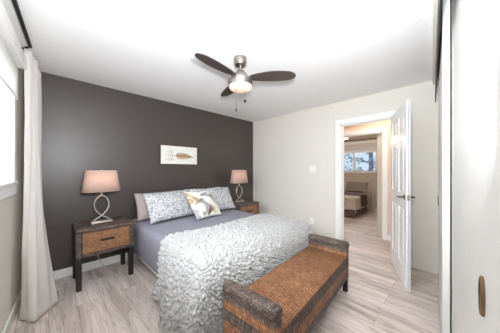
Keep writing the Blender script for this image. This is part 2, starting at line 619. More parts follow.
# the closet side: back wall, header above the doors, end returns
in_closet(struct(MB().box(-0.8, 3.6, -0.82, -0.70, 0, CEIL).build('wall_front', M['cream'])))
in_closet(struct(MB().box(-0.5, 3.42, -0.14, -0.006, 2.35, CEIL).build('trim_4', M['cream'])))
in_closet(struct(MB().box(2.74, 3.42, -0.72, -0.072, 0, 2.335, 0.002).build('trim_5', M['cream'])))
in_closet(struct(MB().box(-0.5, 0.40, -0.72, -0.060, 0, 2.35, 0.004).build('trim_6', M['closet'])))

# six-panel door standing open
LEAF_W, LEAF_H, LEAF_T = 0.752, 2.015, 0.036
b = MB()
b.box(0, LEAF_W, -0.010, 0.010, 0, LEAF_H)
st, ms = 0.105, 0.095
rails = [(0, 0.22), (0.86, 1.02), (1.60, 1.71), (LEAF_H - 0.12, LEAF_H)]
for x0, x1 in ((0, st), (LEAF_W - st, LEAF_W), (LEAF_W / 2 - ms / 2, LEAF_W / 2 + ms / 2)):
    b.box(x0, x1, -LEAF_T / 2, LEAF_T / 2, 0, LEAF_H, 0.004)
for z0, z1 in rails:
    b.box(st - 0.002, LEAF_W - st + 0.002, -LEAF_T / 2 + 0.0004, LEAF_T / 2 - 0.0004, z0 + 0.0005, z1 - 0.0005, 0.004)
for (za, zb) in ((0.22, 0.86), (1.02, 1.60), (1.71, LEAF_H - 0.12)):
    for x0, x1 in ((st, LEAF_W / 2 - ms / 2), (LEAF_W / 2 + ms / 2, LEAF_W - st)):
        b.box(x0 + 0.022, x1 - 0.022, -0.0155, 0.0155, za + 0.022, zb - 0.022, 0.008, 1)
door = struct(b.build('door_1', M['white']))
door.location = (3.372, 0.585, 0.008)
door.rotation_euler = (0, 0, math.atan2(0.32 - 0.585, 2.665 - 3.372))
hx, hz = LEAF_W - 0.065, 0.985
for s in (1, -1):
    h = MB()
    y = s * LEAF_T / 2
    h.tube([(hx, y, hz), (hx, y + s * 0.008, hz)], 0.026, 20)
    h.tube([(hx, y + s * 0.006, hz), (hx, y + s * 0.05, hz)], 0.009, 10)
    h.tube(catmull([(hx, y + s * 0.05, hz), (hx - 0.03, y + s * 0.052, hz), (hx - 0.115, y + s * 0.048, hz - 0.003)], 5), 0.0085, 10)
    h.build('door_handle', M['dark_nickel'], door, smooth=True)
MB().box(LEAF_W, LEAF_W + 0.002, -0.012, 0.012, hz - 0.03, hz + 0.03, 0.0005).box(LEAF_W, LEAF_W + 0.009, -0.006, 0.006, hz - 0.009, hz + 0.009, 0.002).build('latch_plate', M['nickel'], door)
for z in (0.2, 1.0, 1.8):
    MB().tube([(-0.006, 0.021, z - 0.045), (-0.006, 0.021, z + 0.045)], 0.006, 10).build('hinge', M['nickel'], door, smooth=True)

# hall and the bedroom across it
HY0, HY1, HZ = 0.895, 1.66, 2.0
struct(MB().box(HALL1, HALL1 + 0.12, -0.9, HY0, 0, CEIL).box(HALL1, HALL1 + 0.12, HY1, 5.1, 0, CEIL).box(HALL1, HALL1 + 0.12, HY0, HY1, HZ, CEIL).build('wall_hall', M['peach']))
door_trim('trim_2', HALL1, HALL1 + 0.12, HY0, HY1, HZ)
struct(MB().box(HALL1 - 0.013, HALL1, -0.3, HY0 - 0.07, 0, 0.10, 0.004).build('baseboard_hall', M['white']))
struct(MB().box(HALL0, HALL1, -0.5, -0.38, 0, CEIL).box(HALL0, HALL1, 4.4, 4.52, 0, CEIL).build('wall_hall_end', M['peach']))
FWY0, FWY1, FWZ0, FWZ1 = 1.70, 3.35, 1.20, 1.99
struct(MB().box(FX1, FX1 + 0.12, 0.6, FWY0, 0, CEIL).box(FX1, FX1 + 0.12, FWY1, 5.1, 0, CEIL).box(FX1, FX1 + 0.12, FWY0, FWY1, 0, FWZ0).box(FX1, FX1 + 0.12, FWY0, FWY1, FWZ1, CEIL).build('wall_far', M['beige']))
struct(MB().box(HALL1 + 0.12, FX1, 0.9, 1.02, 0, CEIL).box(HALL1 + 0.12, FX1, 4.6, 4.72, 0, CEIL).build('wall_far_side', M['beige']))
b = MB()
for y0, y1 in ((FWY0, FWY0 + 0.05), (FWY1 - 0.05, FWY1), (2.36, 2.43)):
    b.box(FX1 + 0.03, FX1 + 0.09, y0, y1, FWZ0, FWZ1, 0.004)
b.box(FX1 + 0.03, FX1 + 0.09, FWY0, FWY1, FWZ0, FWZ0 + 0.05, 0.004).box(FX1 + 0.03, FX1 + 0.09, FWY0, FWY1, FWZ1 - 0.05, FWZ1, 0.004)
b.box(FX1 - 0.05, FX1 + 0.03, FWY0 - 0.04, FWY1 + 0.04, FWZ0 - 0.03, FWZ0, 0.004)
win2 = struct(b.build('window_2', M['white']))
MB().box(FX1 + 0.055, FX1 + 0.06, FWY0 + 0.05, 2.36, FWZ0 + 0.05, FWZ1 - 0.05).build('window_pane', M['glass'], win2)
MB().box(FX1 + 0.055, FX1 + 0.06, 2.43, FWY1 - 0.05, FWZ0 + 0.05, FWZ1 - 0.05).build('window_pane', M['glass'], win2)

# ------------------------------------------------------------ closet doors and their track
t = in_closet(thing('closet_track', 'long black metal sliding door track under the closet header', 'door track'))
MB().box(0.40, 3.30, -0.036, -0.028, 2.10, 2.35, 0.002).build('fascia', M['black_metal'], t)
MB().box(0.40, 2.74, -0.136, -0.036, 2.337, 2.35, 0.001).build('rail', M['black_metal'], t)


def closet_door(x0, x1, y0, label, pull):
    t = in_closet(thing('closet_door', label, 'closet door'))
    MB().box(x0, x1, y0 - 0.034, y0, 0.012, 2.334, 0.0025).build('door_panel', M['closet'], t)
    for px in pull:
        p = MB()
        # oval cup pull: raised rim and a recessed dish
        for s0, s1, d in ((1.0, 1.0, 0.0), ):
            ring = [(px + 0.017 * math.cos(a), y0 + 0.0025, 1.0 + 0.042 * math.sin(a)) for a in [2 * PI * k / 24 for k in range(24)]]
            p.tube(ring, 0.0045, 8, closed=True)
        p.poly([(px + 0.016 * math.cos(2 * PI * k / 24), y0, 1.0 + 0.041 * math.sin(2 * PI * k / 24)) for k in range(24)], (0, 0.0012, 0))
        p.build('finger_pull', M['bronze'], t, smooth=True)
    return t


closet_door(1.70, 2.73, -0.047, 'off-white sliding closet door with its edge facing out, nearer the bedroom door', [2.55])
closet_door(0.41, 1.80, -0.088, 'off-white sliding closet door with oval brass finger pull, nearest the viewer', [0.70])

# ------------------------------------------------------------ window dressing
t = in_left(thing('roller_blind', 'white roller blind pulled part way down over the bedroom window', 'blind'))
MB().box(0.02, 0.085, 0.30, 2.64, 2.17, 2.26, 0.008).build('cassette', M['white'], t)
MB().box(0.034, 0.036, 0.36, 2.60, 1.90, 2.18).build('blind_fabric', M['blind'], t)
MB().box(0.029, 0.041, 0.36, 2.60, 1.885, 1.905, 0.004).build('hem_bar', M['white'], t)
t = in_left(thing('curtain_rod', 'black metal curtain rod running just below the ceiling above the window', 'curtain rod'))
MB().tube([(0.105, 0.1, 2.383), (0.105, 2.64, 2.383)], 0.0125, 12).build('rod', M['black_metal'], t, smooth=True)
MB().box(0, 0.006, 2.73, 2.76, 2.33, 2.395, 0.001).tube([(0.004, 2.745, 2.383), (0.06, 2.71, 2.383), (0.105, 2.63, 2.383)], 0.007, 8).build('bracket', M['black_metal'], t, smooth=True)


def curtain(label):
    top = [(0.085 + 0.035 * (0.5 - 0.5 * math.cos(i * PI)) - 0.02 * (i == 0), 2.66 + 0.60 * i / 14) for i in range(15)]
    botc = [(0.045, 2.60), (0.07, 2.55), (0.10, 2.50), (0.15, 2.46), (0.20, 2.53), (0.245, 2.62), (0.285, 2.70), (0.22, 2.76), (0.15, 2.80), (0.19, 2.87), (0.24, 2.93), (0.15, 2.98), (0.10, 3.04), (0.17, 3.12), (0.10, 3.20)]
    n = 10
    tc = catmull([(a, b_, 0) for a, b_ in top], n)
    bc = catmull([(a, b_, 0) for a, b_ in botc], n)
    N = len(tc) - 1

    def fn(u, v):
        i = min(int(round(u * N)), N)
        s = v ** 2.0                                   # v: 0 at the top, 1 at the hem
        p = tc[i].lerp(bc[i], s)
        z = 2.352 * (1 - v) + 0.012
        hem = 0.02 * noise.noise(Vector((u * 4, 0, 3))) * v
        return (p.x + (0.004 * noise.noise(Vector((u * 20, v * 6, 0))) + 0.009 * (1 - 0.5 * v) * math.sin(u * 2 * PI * 9 + 2 * v)) * 1.0, p.y, max(z + hem, 0.006))
    b = MB().grid(fn, N, 60)
    o = b.build('curtain', M['curtain'], smooth='all')
    md = o.modifiers.new('thickness', 'SOLIDIFY')
    md.thickness = 0.003
    md.offset = 0
    in_left(o)
    tag(o, label, 'curtain')


curtain('long white curtain gathered beside the window, its hem spreading on the floor')

# ------------------------------------------------------------ bed
BX0, BX1, BY0, BY1 = 0.815, 2.385, 1.265, 3.27
BT = 0.565
t = thing('bed', 'double bed with white base and mattress against the charcoal wall', 'bed', ((BX0 + BX1) / 2, (BY0 + BY1) / 2, 0))
hw, hl = (BX1 - BX0) / 2, (BY1 - BY0) / 2
MB().box(-hw + 0.02, hw - 0.02, -hl + 0.02, hl, 0.11, 0.30, 0.02).build('bed_base', M['white_cotton'], t, smooth=True)
MB().box(-hw + 0.015, hw - 0.015, -hl + 0.07, hl, 0.30, BT - 0.02, 0.06, 4).build('mattress', M['white_cotton'], t, smooth=True)
for sx in (-1, 1):
    for sy in (-1, 1):
        MB().tube([(sx * (hw - 0.12), sy * (hl - 0.12), 0), (sx * (hw - 0.12), sy * (hl - 0.12), 0.12)], [0.022, 0.03], 12).build('leg', M['blackwood'], t, smooth=True)


def quilt():
    # section across the bed: hem, side, rounded edge, top, and down again
    sec = [(BX0 - 0.012, 0.20), (BX0 - 0.014, 0.36), (BX0 - 0.006, 0.50), (BX0 + 0.035, BT + 0.002), (BX0 + 0.12, BT + 0.012), (BX0 + 0.5, BT + 0.016), ((BX0 + BX1) / 2, BT + 0.016)]
    full = sec + [(BX0 + BX1 - x, z) for x, z in sec[-2::-1]]
    cs = catmull([(x, 0, z) for x, z in full], 9)
    N = len(cs) - 1

    def fn(u, v):
        i = min(int(round(u * N)), N)
        p = cs[i]
        y = 3.255 - v * (3.255 - BY0 - 0.20)
        k = noise.noise(Vector((p.x * 3, y * 2.5, p.z * 3))) * 0.006 + noise.noise(Vector((p.x * 9, y * 8, p.z * 9))) * 0.002
        return (p.x - (k if p.x < 1 else -k if p.x > 2.2 else 0), y, p.z + k * (1 if p.z > 0.5 else 0))
    o = MB().grid(fn, N, 80).build('quilt', M['quilt'], smooth='all')
    md = o.modifiers.new('thickness', 'SOLIDIFY')
    md.thickness = 0.01
    md.offset = -1
    tag(o, 'lilac grey quilt covering the bed from pillows to side', 'quilt')


quilt()


def blanket():
    top = BT + 0.03
    xl, xr, yf = BX0 - 0.005, BX1 + 0.005, BY0 + 0.0
    R, RF = 0.085, 0.17

    def edge(d, R=R):
        """d past the start of the rounded edge -> (outward, drop)"""
        if d <= 0:
            return 0.0, 0.0
        q = R * PI / 2
        if d < q:
            return R * math.sin(d / R), R * (1 - math.cos(d / R))
        return R, R + d - q
    LEFT, RIGHT, FRONT = 0.66, 0.50, 0.66
    a0, a1 = xl + R - LEFT, xr - R + RIGHT
    NU, NV = 440, 300

    def base(u, v):
        a = a0 + (a1 - a0) * u
        yt = 2.055 - 0.05 * math.sin(2.4 * (a - 1.0)) - 0.10 * max(0, min(1, (0.95 - a) / 0.3))
        if a < xl + R:   # the hanging side gathers a little
            yt += 0.04 * math.sin((xl + R - a) * 9)
        bl = yt - (yt - (yf + RF) + FRONT) * v
        dl, dr, df = xl + R - a, a - (xr - R), yf + RF - bl
        # the hem on the left runs longer towards the foot
        if dl > 0:
            s = min(1, max(0, (1.98 - bl) / 0.30))
            dl *= 0.81 + 0.19 * s * s * (3 - 2 * s)
        ol, zl = edge(dl)
        orr, zr = edge(dr)
        of, zf = edge(df, RF)
        x = min(max(a, xl + R), xr - R) - ol + orr
        y = max(bl, yf + RF) - of
        z = top - (zl ** 2.5 + zr ** 2.5 + zf ** 2.5) ** (1 / 2.5) if (zl + zr + zf) > 0 else top
        # folds and flare of the left drape
        if zl > 0.06:
            k = min(1, (zl - 0.06) / 0.4)
            x -= k * (0.10 + 0.035 * math.sin(y * 15.5 + 0.4 + 0.8 * k) + 0.01 * max(0, min(1, (1.8 - y) / 0.3)))
            if zf > 0.05:
                y -= 0.0
        if zr > 0.06:
            k = min(1, (zr - 0.06) / 0.4)
            x += k * (0.02 + 0.012 * math.sin(y * 14))
        z += 0.012 * noise.noise(Vector((a * 2.2, bl * 2.2, 0))) * (1 if zl + zr + zf < 0.02 else 0.3)
        return Vector((x, y, max(z, 0.03 + 0.004 * math.sin(a * 40))))

    P = [[base(i / NU, j / NV) for j in range(NV + 1)] for i in range(NU + 1)]

    def fn(u, v):
        i, j = int(round(u * NU)), int(round(v * NV))
        p = P[i][j]
        du = P[min(i + 1, NU)][j] - P[max(i - 1, 0)][j]
        dv = P[i][min(j + 1, NV)] - P[i][max(j - 1, 0)]
        n = du.cross(dv)
        if n.length < 1e-9:
            n = Vector((0, 0, 1))
        n.normalize()
        if n.z < -0.2 or (abs(n.z) <= 0.2 and n.dot(p - Vector((1.6, 2.0, 0.3))) < 0):
            n = -n
        q = Vector(((a0 + (a1 - a0) * u), 2.05 - 1.40 * v, 0))
        q += Vector((noise.noise(q * 14), noise.noise(q * 14 + Vector((5, 5, 5))), 0)) * 0.02
        d = noise.voronoi(Vector((q.x * 26, q.y * 32, 0.3)))[0]
        h = min(1.0, (d[1] - d[0]) * 1.4)
        h = math.sqrt(max(0, h * (2 - h)))
        return p + n * (0.038 * h + 0.006 * noise.noise(q * 70))
    o = MB().grid(fn, NU, NV).build('throw_blanket', M['blanket'], smooth='all')
    md = o.modifiers.new('thickness', 'SOLIDIFY')
    md.thickness = 0.008
    md.offset = -1
    tag(o, 'fluffy white nubby blanket over the foot of the bed, trailing to the floor', 'blanket')


blanket()


def pillow(name, label, mat, w, h, th, center, lean, yaw, roll=0.0, piping=None, seed=0):
    """w wide, h high, th thick; lean = degrees back from upright"""
    N = 30
    b = MB()

    def side(sgn):
        def fn(u, v):
            x, y = 2 * u - 1, 2 * v - 1
            bow = 1 - 0.055 * (1 - abs(x) ** 2.0) if abs(y) > 0 else 1
            px = x * w / 2 * (1 - 0.05 * (1 - y * y))
            py = y * h / 2 * (1 - 0.06 * (1 - x * x))
            f = max(0, (1 - abs(x) ** 2.6)) ** 0.55 * max(0, (1 - abs(y) ** 2.6)) ** 0.55
            z = sgn * th / 2 * f * (1 + 0.16 * noise.noise(Vector((x * 1.8 + seed, y * 1.8, sgn + seed))))
            z += 0.006 * noise.noise(Vector((x * 5 + seed, y * 5, sgn))) * f
            # the weight settles to the lower half
            z *= 1.0 + 0.18 * (-y)
            return (px, py, z)
        return fn
    b.grid(side(1), N, N)
    b.grid(side(-1), N, N)
    uvl = b.bm.loops.layers.uv.verify()
    for f in b.bm.faces:
        for lp in f.loops:
            lp[uvl].uv = (lp.vert.co.x + (0 if f.normal.z >= 0 else 0), lp.vert.co.y)
    bmesh.ops.remove_doubles(b.bm, verts=b.bm.verts, dist=0.0002)
    o = b.build(name, mat, smooth='all')
    o.rotation_euler = (Matrix.Rotation(yaw, 3, 'Z') @ Matrix.Rotation(math.radians(90 - lean), 3, 'X') @ Matrix.Rotation(roll, 3, 'Z')).to_euler()
    o.location = center
    tag(o, label, 'pillow')
    return o


def lean_center(x, ybase, h, lean, z0=BT + 0.022):
    a = math.radians(lean)
    return (x, ybase + h / 2 * math.sin(a), z0 + h / 2 * math.cos(a))


pillow('pillow', 'mauve grey pillow leaning on the charcoal wall beside the left nightstand', M['mauve'], 0.70, 0.40, 0.15, lean_center(1.19, 3.0, 0.40, 24, 0.59), 24, 0.03, 0.0, seed=1)
pillow('pillow', 'white pillow at the very back, mostly behind the right pebble-print pillow', M['white_cotton'], 0.72, 0.40, 0.15, lean_center(1.97, 3.0, 0.40, 22, 0.59), 22, -0.02, 0.0, seed=5)
pillow('pillow', 'white pillow with grey pebble print, left one in front of the mauve pillow', M['pebble'], 0.74, 0.44, 0.15, lean_center(1.27, 2.74, 0.44, 33, 0.60), 33, 0.08, 0.02, seed=2)
pillow('pillow', 'white pillow with grey pebble print, right one towards the right nightstand', M['pebble'], 0.74, 0.44, 0.15, lean_center(2.02, 2.75, 0.44, 32, 0.60), 32, 0.0, -0.02, seed=3)
pillow('throw_pillow', 'square white throw pillow with tan and grey blotches, front centre of the bed', M['accent'], 0.50, 0.48, 0.14, lean_center(1.65, 2.50, 0.45, 40, 0.605), 40, 0.22, -0.04, seed=4)

# ------------------------------------------------------------ nightstands
def nightstand(x, y, rz, label):
    """x, y: front left corner of the body"""
    W, D, H = 0.555, 0.44, 0.652
    t = thing('nightstand', label, 'nightstand', (x + W / 2, y + D / 2, 0), rz)
    w, d = W / 2, D / 2
    MB().box(-w, w, -d, d, H - 0.045, H, 0.016, 3).build('tabletop', M['cane_dark'], t, smooth=True, uv=True)
    b = MB()
    z0 = 0.345
    b.box(-w + 0.006, -w + 0.055, -d + 0.006, d - 0.006, z0, H - 0.045, 0.006).box(w - 0.055, w - 0.006, -d + 0.006, d - 0.006, z0, H - 0.045, 0.006)
    b.box(-w + 0.055, w - 0.055, -d + 0.007, d - 0.007, z0, z0 + 0.04, 0.004).box(-w + 0.055, w - 0.055, d - 0.03, d - 0.008, z0 + 0.04, H - 0.045)
    b.build('body', M['cane_dark'], t, smooth=True, uv=True)
    dr = MB().box(-w + 0.058, w - 0.058, -d + 0.002, d - 0.04, z0 + 0.044, H - 0.048, 0.004).build('drawer', M['cane_drawer'], t, uv=True)
    f = MB()
    x0, x1, za, zb, q = -w + 0.058, w - 0.058, z0 + 0.044, H - 0.048, 0.012
    f.box(x0, x1, -d - 0.005, -d + 0.003, za, za + q, 0.003).box(x0, x1, -d - 0.005, -d + 0.003, zb - q, zb, 0.003)
    f.box(x0, x0 + q, -d - 0.005, -d + 0.003, za + q, zb - q, 0.003).box(x1 - q, x1, -d - 0.005, -d + 0.003, za + q, zb - q, 0.003)
    f.build('drawer_border', M['cane_drawer'], dr, uv=True)
    zc = (za + zb) / 2 + 0.012
    h = MB().box(-0.065, 0.065, -d - 0.028, -d - 0.012, zc - 0.011, zc + 0.011, 0.005).box(-0.06, -0.045, -d - 0.014, -d + 0.004, zc - 0.007, zc + 0.007).box(0.045, 0.06, -d - 0.014, -d + 0.004, zc - 0.007, zc + 0.007)
    h.build('handle', M['blackwood'], dr, smooth=True)
    for sx in (-1, 1):
        for sy in (-1, 1):
            cx, cy = sx * (w - 0.032), sy * (d - 0.032)
            MB().box(cx - 0.024, cx + 0.024, cy - 0.024, cy + 0.024, 0, z0, 0.004).build('leg', M['blackwood'], t)
    return t


nightstand(0.195, 2.768, 0.0, 'dark woven cane nightstand with black legs, left of the bed near the curtain')
nightstand(2.405, 2.70, 0.0, 'dark woven cane nightstand right of the bed, by the cream wall')


# ------------------------------------------------------------ table lamps
def table_lamp(x, y, rz, label):
    z = 0.653
    t = thing('table_lamp', label, 'lamp', (x, y, z), rz)
    MB().box(-0.105, 0.105, -0.05, 0.05, 0, 0.022, 0.004).build('base', M['champagne'], t, smooth=True)
    b = MB()
    for s in (-1, 1):
        P = [(0.085 * s, 0, 0.02), (0.06 * s, 0.004 * s, 0.045), (-0.002 * s, 0.008 * s, 0.085), (-0.055 * s, 0.008 * s, 0.15), (-0.072 * s, 0.004 * s, 0.215), (-0.055 * s, 0, 0.28), (-0.02 * s, 0, 0.318), (0.0, 0, 0.322)]
        b.tube(catmull(P, 7), 0.0075, 10)
    b.tube([(0, 0, 0.315), (0, 0, 0.40)], 0.010, 12)
    b.build('stem', M['champagne'], t, smooth=True)
    zs, ze = 0.372, 0.628
    prof = [(1.0, zs), (0.905, zs + (ze - zs) * 0.5), (0.81, ze)]
    sh = MB().lathe(prof, n=64, sx=0.192, sy=0.118, power=2.8, cap=False).build('lamp_shade', M['shade'], t, smooth='all')
    md = sh.modifiers.new('thickness', 'SOLIDIFY')
    md.thickness = 0.002
    b = MB()
    b.tube([(0, 0, 0.40), (0, 0, ze - 0.01)], 0.004, 8)
    for s in (-1, 1):
        b.tube([(0, 0, ze - 0.015), (s * 0.150, 0, ze - 0.012)], 0.0025, 6)
        b.tube([(0, 0, ze - 0.015), (0, s * 0.09, ze - 0.012)], 0.0025, 6)
    b.build('shade_carrier', M['champagne'], t)
    MB().lathe([(0.004, 0), (0.011, 0.006), (0.008, 0.016), (0.002, 0.022)], (0, 0, ze - 0.012), 14).build('finial', M['champagne'], t, smooth=True)
    MB().lathe([(0.012, 0.40), (0.014, 0.43), (0.03, 0.47), (0.03, 0.50), (0.012, 0.525)], n=16).build('bulb', M['frost'], t, smooth='all')
    l = bpy.data.lights.new('lamp_glow', 'POINT')
    l.energy, l.color, l.shadow_soft_size = 1.2, (1.0, 0.72, 0.5), 0.03
    lo = bpy.data.objects.new('lamp_glow', l)
    COL.objects.link(lo)
    lo.parent = t
    lo.location = (0, 0, 0.55)
    return t


table_lamp(0.455, 3.0, 0.0, 'table lamp with blush oval shade and twisted metal stem on the left nightstand')
table_lamp(2.665, 2.97, 0.0, 'table lamp with blush oval shade and twisted metal stem on the right nightstand')
o = MB().tube(catmull([(0.47, 3.262, 0.66), (0.485, 3.266, 0.45), (0.45, 3.262, 0.22), (0.50, 3.255, 0.04), (0.56, 3.2, 0.008), (0.62, 3.24, 0.008)], 8), 0.004, 6).build('lamp_cord', M['cord'], smooth='all')
tag(o, 'thin pale electric cord hanging down behind the left nightstand', 'cord')

# ------------------------------------------------------------ picture above the bed
t = thing('wall_picture', 'wide whitewashed board picture of a brown feather above the bed', 'picture', (1.582, ROOM_Y, 1.375))
pw, ph = 0.329, 0.315
MB().box(-pw, pw, -0.032, 0, 0, 0.008).box(-pw, pw, -0.032, 0, ph - 0.008, ph).box(-pw, -pw + 0.008, -0.032, 0, 0.008, ph - 0.008).box(pw - 0.008, pw, -0.032, 0, 0.008, ph - 0.008).build('picture_frame', M['picture_wood'], t)
b = MB()
q = (ph - 0.016) / 4
for k in range(4):
    b.box(-pw + 0.008, pw - 0.008, -0.030, -0.006, 0.008 + k * q, 0.008 + (k + 1) * q - 0.0015, 0.001, 1)
b.build('boards', M['canvas'], t)
zc = 0.142
up = [(-0.075, zc + 0.012), (-0.04, zc + 0.052), (0.06, zc + 0.058), (0.15, zc + 0.035), (0.255, zc - 0.012)]
lo_ = [(0.15, zc - 0.035), (0.06, zc - 0.048), (-0.03, zc - 0.042), (-0.075, zc - 0.006)]
upc = [(p.x, -0.0302, p.y) for p in catmull([(x, z, 0) for x, z in up], 6)]
loc_ = [(p.x, -0.0302, p.y) for p in catmull([(x, z, 0) for x, z in lo_], 6)]
MB().poly(upc + loc_, (0, -0.0012, 0)).build('painted_feather', M['feather'], t)
MB().poly([(-0.13, -0.0316, zc + 0.004), (0.02, -0.0316, zc + 0.018), (0.15, -0.0316, zc + 0.01), (0.262, -0.0316, zc - 0.02), (0.15, -0.0316, zc - 0.006), (0.0, -0.0316, zc - 0.006)], (0, -0.0008, 0)).build('feather_quill', M['feather_dark'], t)
b = MB()
for k in range(9):
    a = PI * 0.55 + k * PI * 0.9 / 8
    for r0, r1 in ((0.0, 1.0),):
        p0 = (-0.12, -0.0308, zc + 0.002)
        p1 = (-0.12 + 0.10 * math.cos(a), -0.0308, zc + 0.002 + 0.075 * math.sin(a))
        b.tube([p0, p1], 0.0016, 5)
for cz in (zc + 0.075, zc - 0.06):
    for cx in (-0.20, -0.165, -0.13):
        b.tube([(cx + 0.02 * math.cos(2 * PI * k / 14), -0.0308, cz + 0.017 * math.sin(2 * PI * k / 14)) for k in range(14)], 0.0016, 5, closed=True)
b.build('feather_down', M['ink'], t)

# ------------------------------------------------------------ ceiling fan
FXc, FYc = 1.352, 1.488
t = thing('ceiling_fan', 'ceiling fan with three dark blades and a lit drum lamp', 'ceiling fan', (FXc, FYc, CEIL))
MB().lathe([(0.058, 0.0), (0.063, -0.005), (0.063, -0.056), (0.054, -0.074), (0.026, -0.082)], n=36).build('canopy', M['nickel'], t, smooth=True)
MB().lathe([(0.014, -0.08), (0.014, -0.145)], n=16).build('downrod', M['nickel'], t, smooth=True)
MB().lathe([(0.02, -0.135), (0.045, -0.142), (0.066, -0.17), (0.07, -0.195), (0.06, -0.203), (0.06, -0.212), (0.116, -0.216), (0.122, -0.222), (0.122, -0.278), (0.117, -0.284), (0.10, -0.285)], n=40).build('motor_housing', M['nickel'], t, smooth=True)
MB().lathe([(0.115, -0.280), (0.115, -0.294), (0.106, -0.312), (0.08, -0.324), (0.04, -0.330), (0.005, -0.331)], n=40).build('light_bowl', M['frost'], t, smooth='all')
BZ = -0.206
for deg in (188, 309, 70.5):
    a = math.radians(deg)
    rot = Matrix.Rotation(a, 4, 'Z')
    pitch = Matrix.Rotation(math.radians(-11), 4, 'X')
    prof = [(0.10, -0.038), (0.16, -0.058), (0.25, -0.078), (0.34, -0.085), (0.43, -0.078), (0.495, -0.060), (0.53, -0.032), (0.54, -0.002), (0.53, 0.028), (0.495, 0.052), (0.43, 0.064), (0.34, 0.066), (0.25, 0.060), (0.16, 0.048), (0.10, 0.036)]
    pts = [(p.x, p.y, -0.003) for p in catmull([(x, y, 0) for x, y in prof], 4)]
    b = MB().poly(pts, (0, 0, 0.006))
    for v in b.bm.verts:
        v.co = rot @ (pitch @ v.co) + Vector((0, 0, BZ))
    bl = b.build('blade', M['blade'], t)
    b = MB().box(0.065, 0.15, -0.022, 0.022, -0.009, -0.0035, 0.002)
    for y in (-0.012, 0.012):
        b.tube([(0.13, y, -0.012), (0.13, y, -0.006)], 0.005, 8)
    for v in b.bm.verts:
        v.co = rot @ (pitch @ v.co) + Vector((0, 0, BZ))
    b.build('blade_iron', M['dark_nickel'], bl)
rgt = Vector((math.sin(YAW), -math.cos(YAW), 0))
fwd = Vector((math.cos(YAW), math.sin(YAW), 0))
for off, ln, big in ((-0.035, 0.535, 0), (0.048, 0.45, 1)):
    p = rgt * off - fwd * 0.112
    c = MB().tube([(p.x, p.y, -0.275), (p.x, p.y, -ln)], 0.0016, 6).build('pull_chain', M['dark_nickel'], t)
    rr = 0.012 if big else 0.006
    MB().lathe([(0.002, 0.0), (rr, -0.012), (rr, -0.026), (0.003, -0.036)], (p.x, p.y, -ln), 12).build('chain_fob', M['blackwood'], c, smooth=True)
# ------------------------------------------------------------ bench at the foot of the bed
GX0, GX1, GY0, GY1 = 0.835, 2.250, 0.718, 1.146
t = thing('storage_bench', 'woven cane bench with raised ends at the foot of the bed', 'bench', ((GX0 + GX1) / 2, (GY0 + GY1) / 2, 0), 0.076)
gw, gd, AT = (GX1 - GX0) / 2, (GY1 - GY0) / 2, 0.085
MB().box(-gw + AT - 0.01, gw - AT + 0.01, -gd + 0.004, gd - 0.004, 0.14, 0.372, 0.012).build('body', M['cane_bands'], t, smooth=True, uv=True)
MB().box(-gw + AT - 0.012, gw - AT + 0.012, -gd, gd, 0.368, 0.395, 0.010, 3).build('seat', M['cane'], t, smooth=True, uv=True)
for s in (-1, 1):
    x0, x1 = (-gw, -gw + AT) if s < 0 else (gw - AT, gw)
    a = MB().box(x0 + 0.006, x1 - 0.006, -gd + 0.002, gd - 0.002, 0.14, 0.47, 0.012).build('arm', M['cane_bands'], t, smooth=True, uv=True)
    b = MB()
    xc = (x0 + x1) / 2
    # padded top roll wrapped in cane: rounded box with wrap ridges
    ny = 78
    rings = []
    prof = [(math.cos(q), math.sin(q)) for q in [2 * PI * k / 20 for k in range(20)]]
    for j in range(ny + 1):
        y = -gd - 0.004 + (2 * gd + 0.008) * j / ny
        e = min(j, ny - j) / ny * (2 * gd)
        k = min(1, math.sqrt(max(0.0, 1 - (1 - min(1, e / 0.03)) ** 2)) * 0.35 + 0.65)
        k *= 1 + (0.05 if j % 3 else -0.05)
        ring = []
        for cx, cz in prof:
            sx = math.copysign(abs(cx) ** 0.6, cx) * 0.042
            sz = math.copysign(abs(cz) ** 0.6, cz) * 0.038
            ring.append(b.bm.verts.new((xc + sx * k, y, 0.491 + sz * k)))
        rings.append(ring)
    for A, B in zip(rings, rings[1:]):
        for k in range(20):
            b.bm.faces.new((A[k], A[(k + 1) % 20], B[(k + 1) % 20], B[k]))
    b.bm.faces.new(rings[0][::-1])
    b.bm.faces.new(rings[-1])
    b.build('arm_roll', M['cane_dark'], a, smooth='all', uv=True)
for sx in (-1, 1):
    for sy in (-1, 1):
        cx, cy = sx * (gw - 0.03), sy * (gd - 0.03)
        MB().box(cx - 0.022, cx + 0.022, cy - 0.022, cy + 0.022, 0, 0.145, 0.003).build('leg', M['blackwood'], t)

# ------------------------------------------------------------ switch and outlet
o = thing('light_switch', 'white double light switch plate on the cream wall near the doorway', 'light switch', (ROOM_X, 1.79, 1.24))
MB().box(-0.006, 0, -0.058, 0.058, 0, 0.115, 0.002).build('plate', M['plastic'], o)
for y in (-0.025, 0.025):
    MB().box(-0.009, -0.005, y - 0.016, y + 0.016, 0.025, 0.09, 0.0015).build('rocker', M['plastic'], o)
o = thing('power_outlet', 'white power outlet low on the cream wall behind the bench', 'outlet', (ROOM_X, 1.80, 0.30))
MB().box(-0.006, 0, -0.036, 0.036, 0, 0.115, 0.002).build('plate', M['plastic'], o)
for z in (0.035, 0.08):
    MB().box(-0.0085, -0.005, -0.016, 0.016, z - 0.014, z + 0.014, 0.002).build('socket', M['plastic'], o)

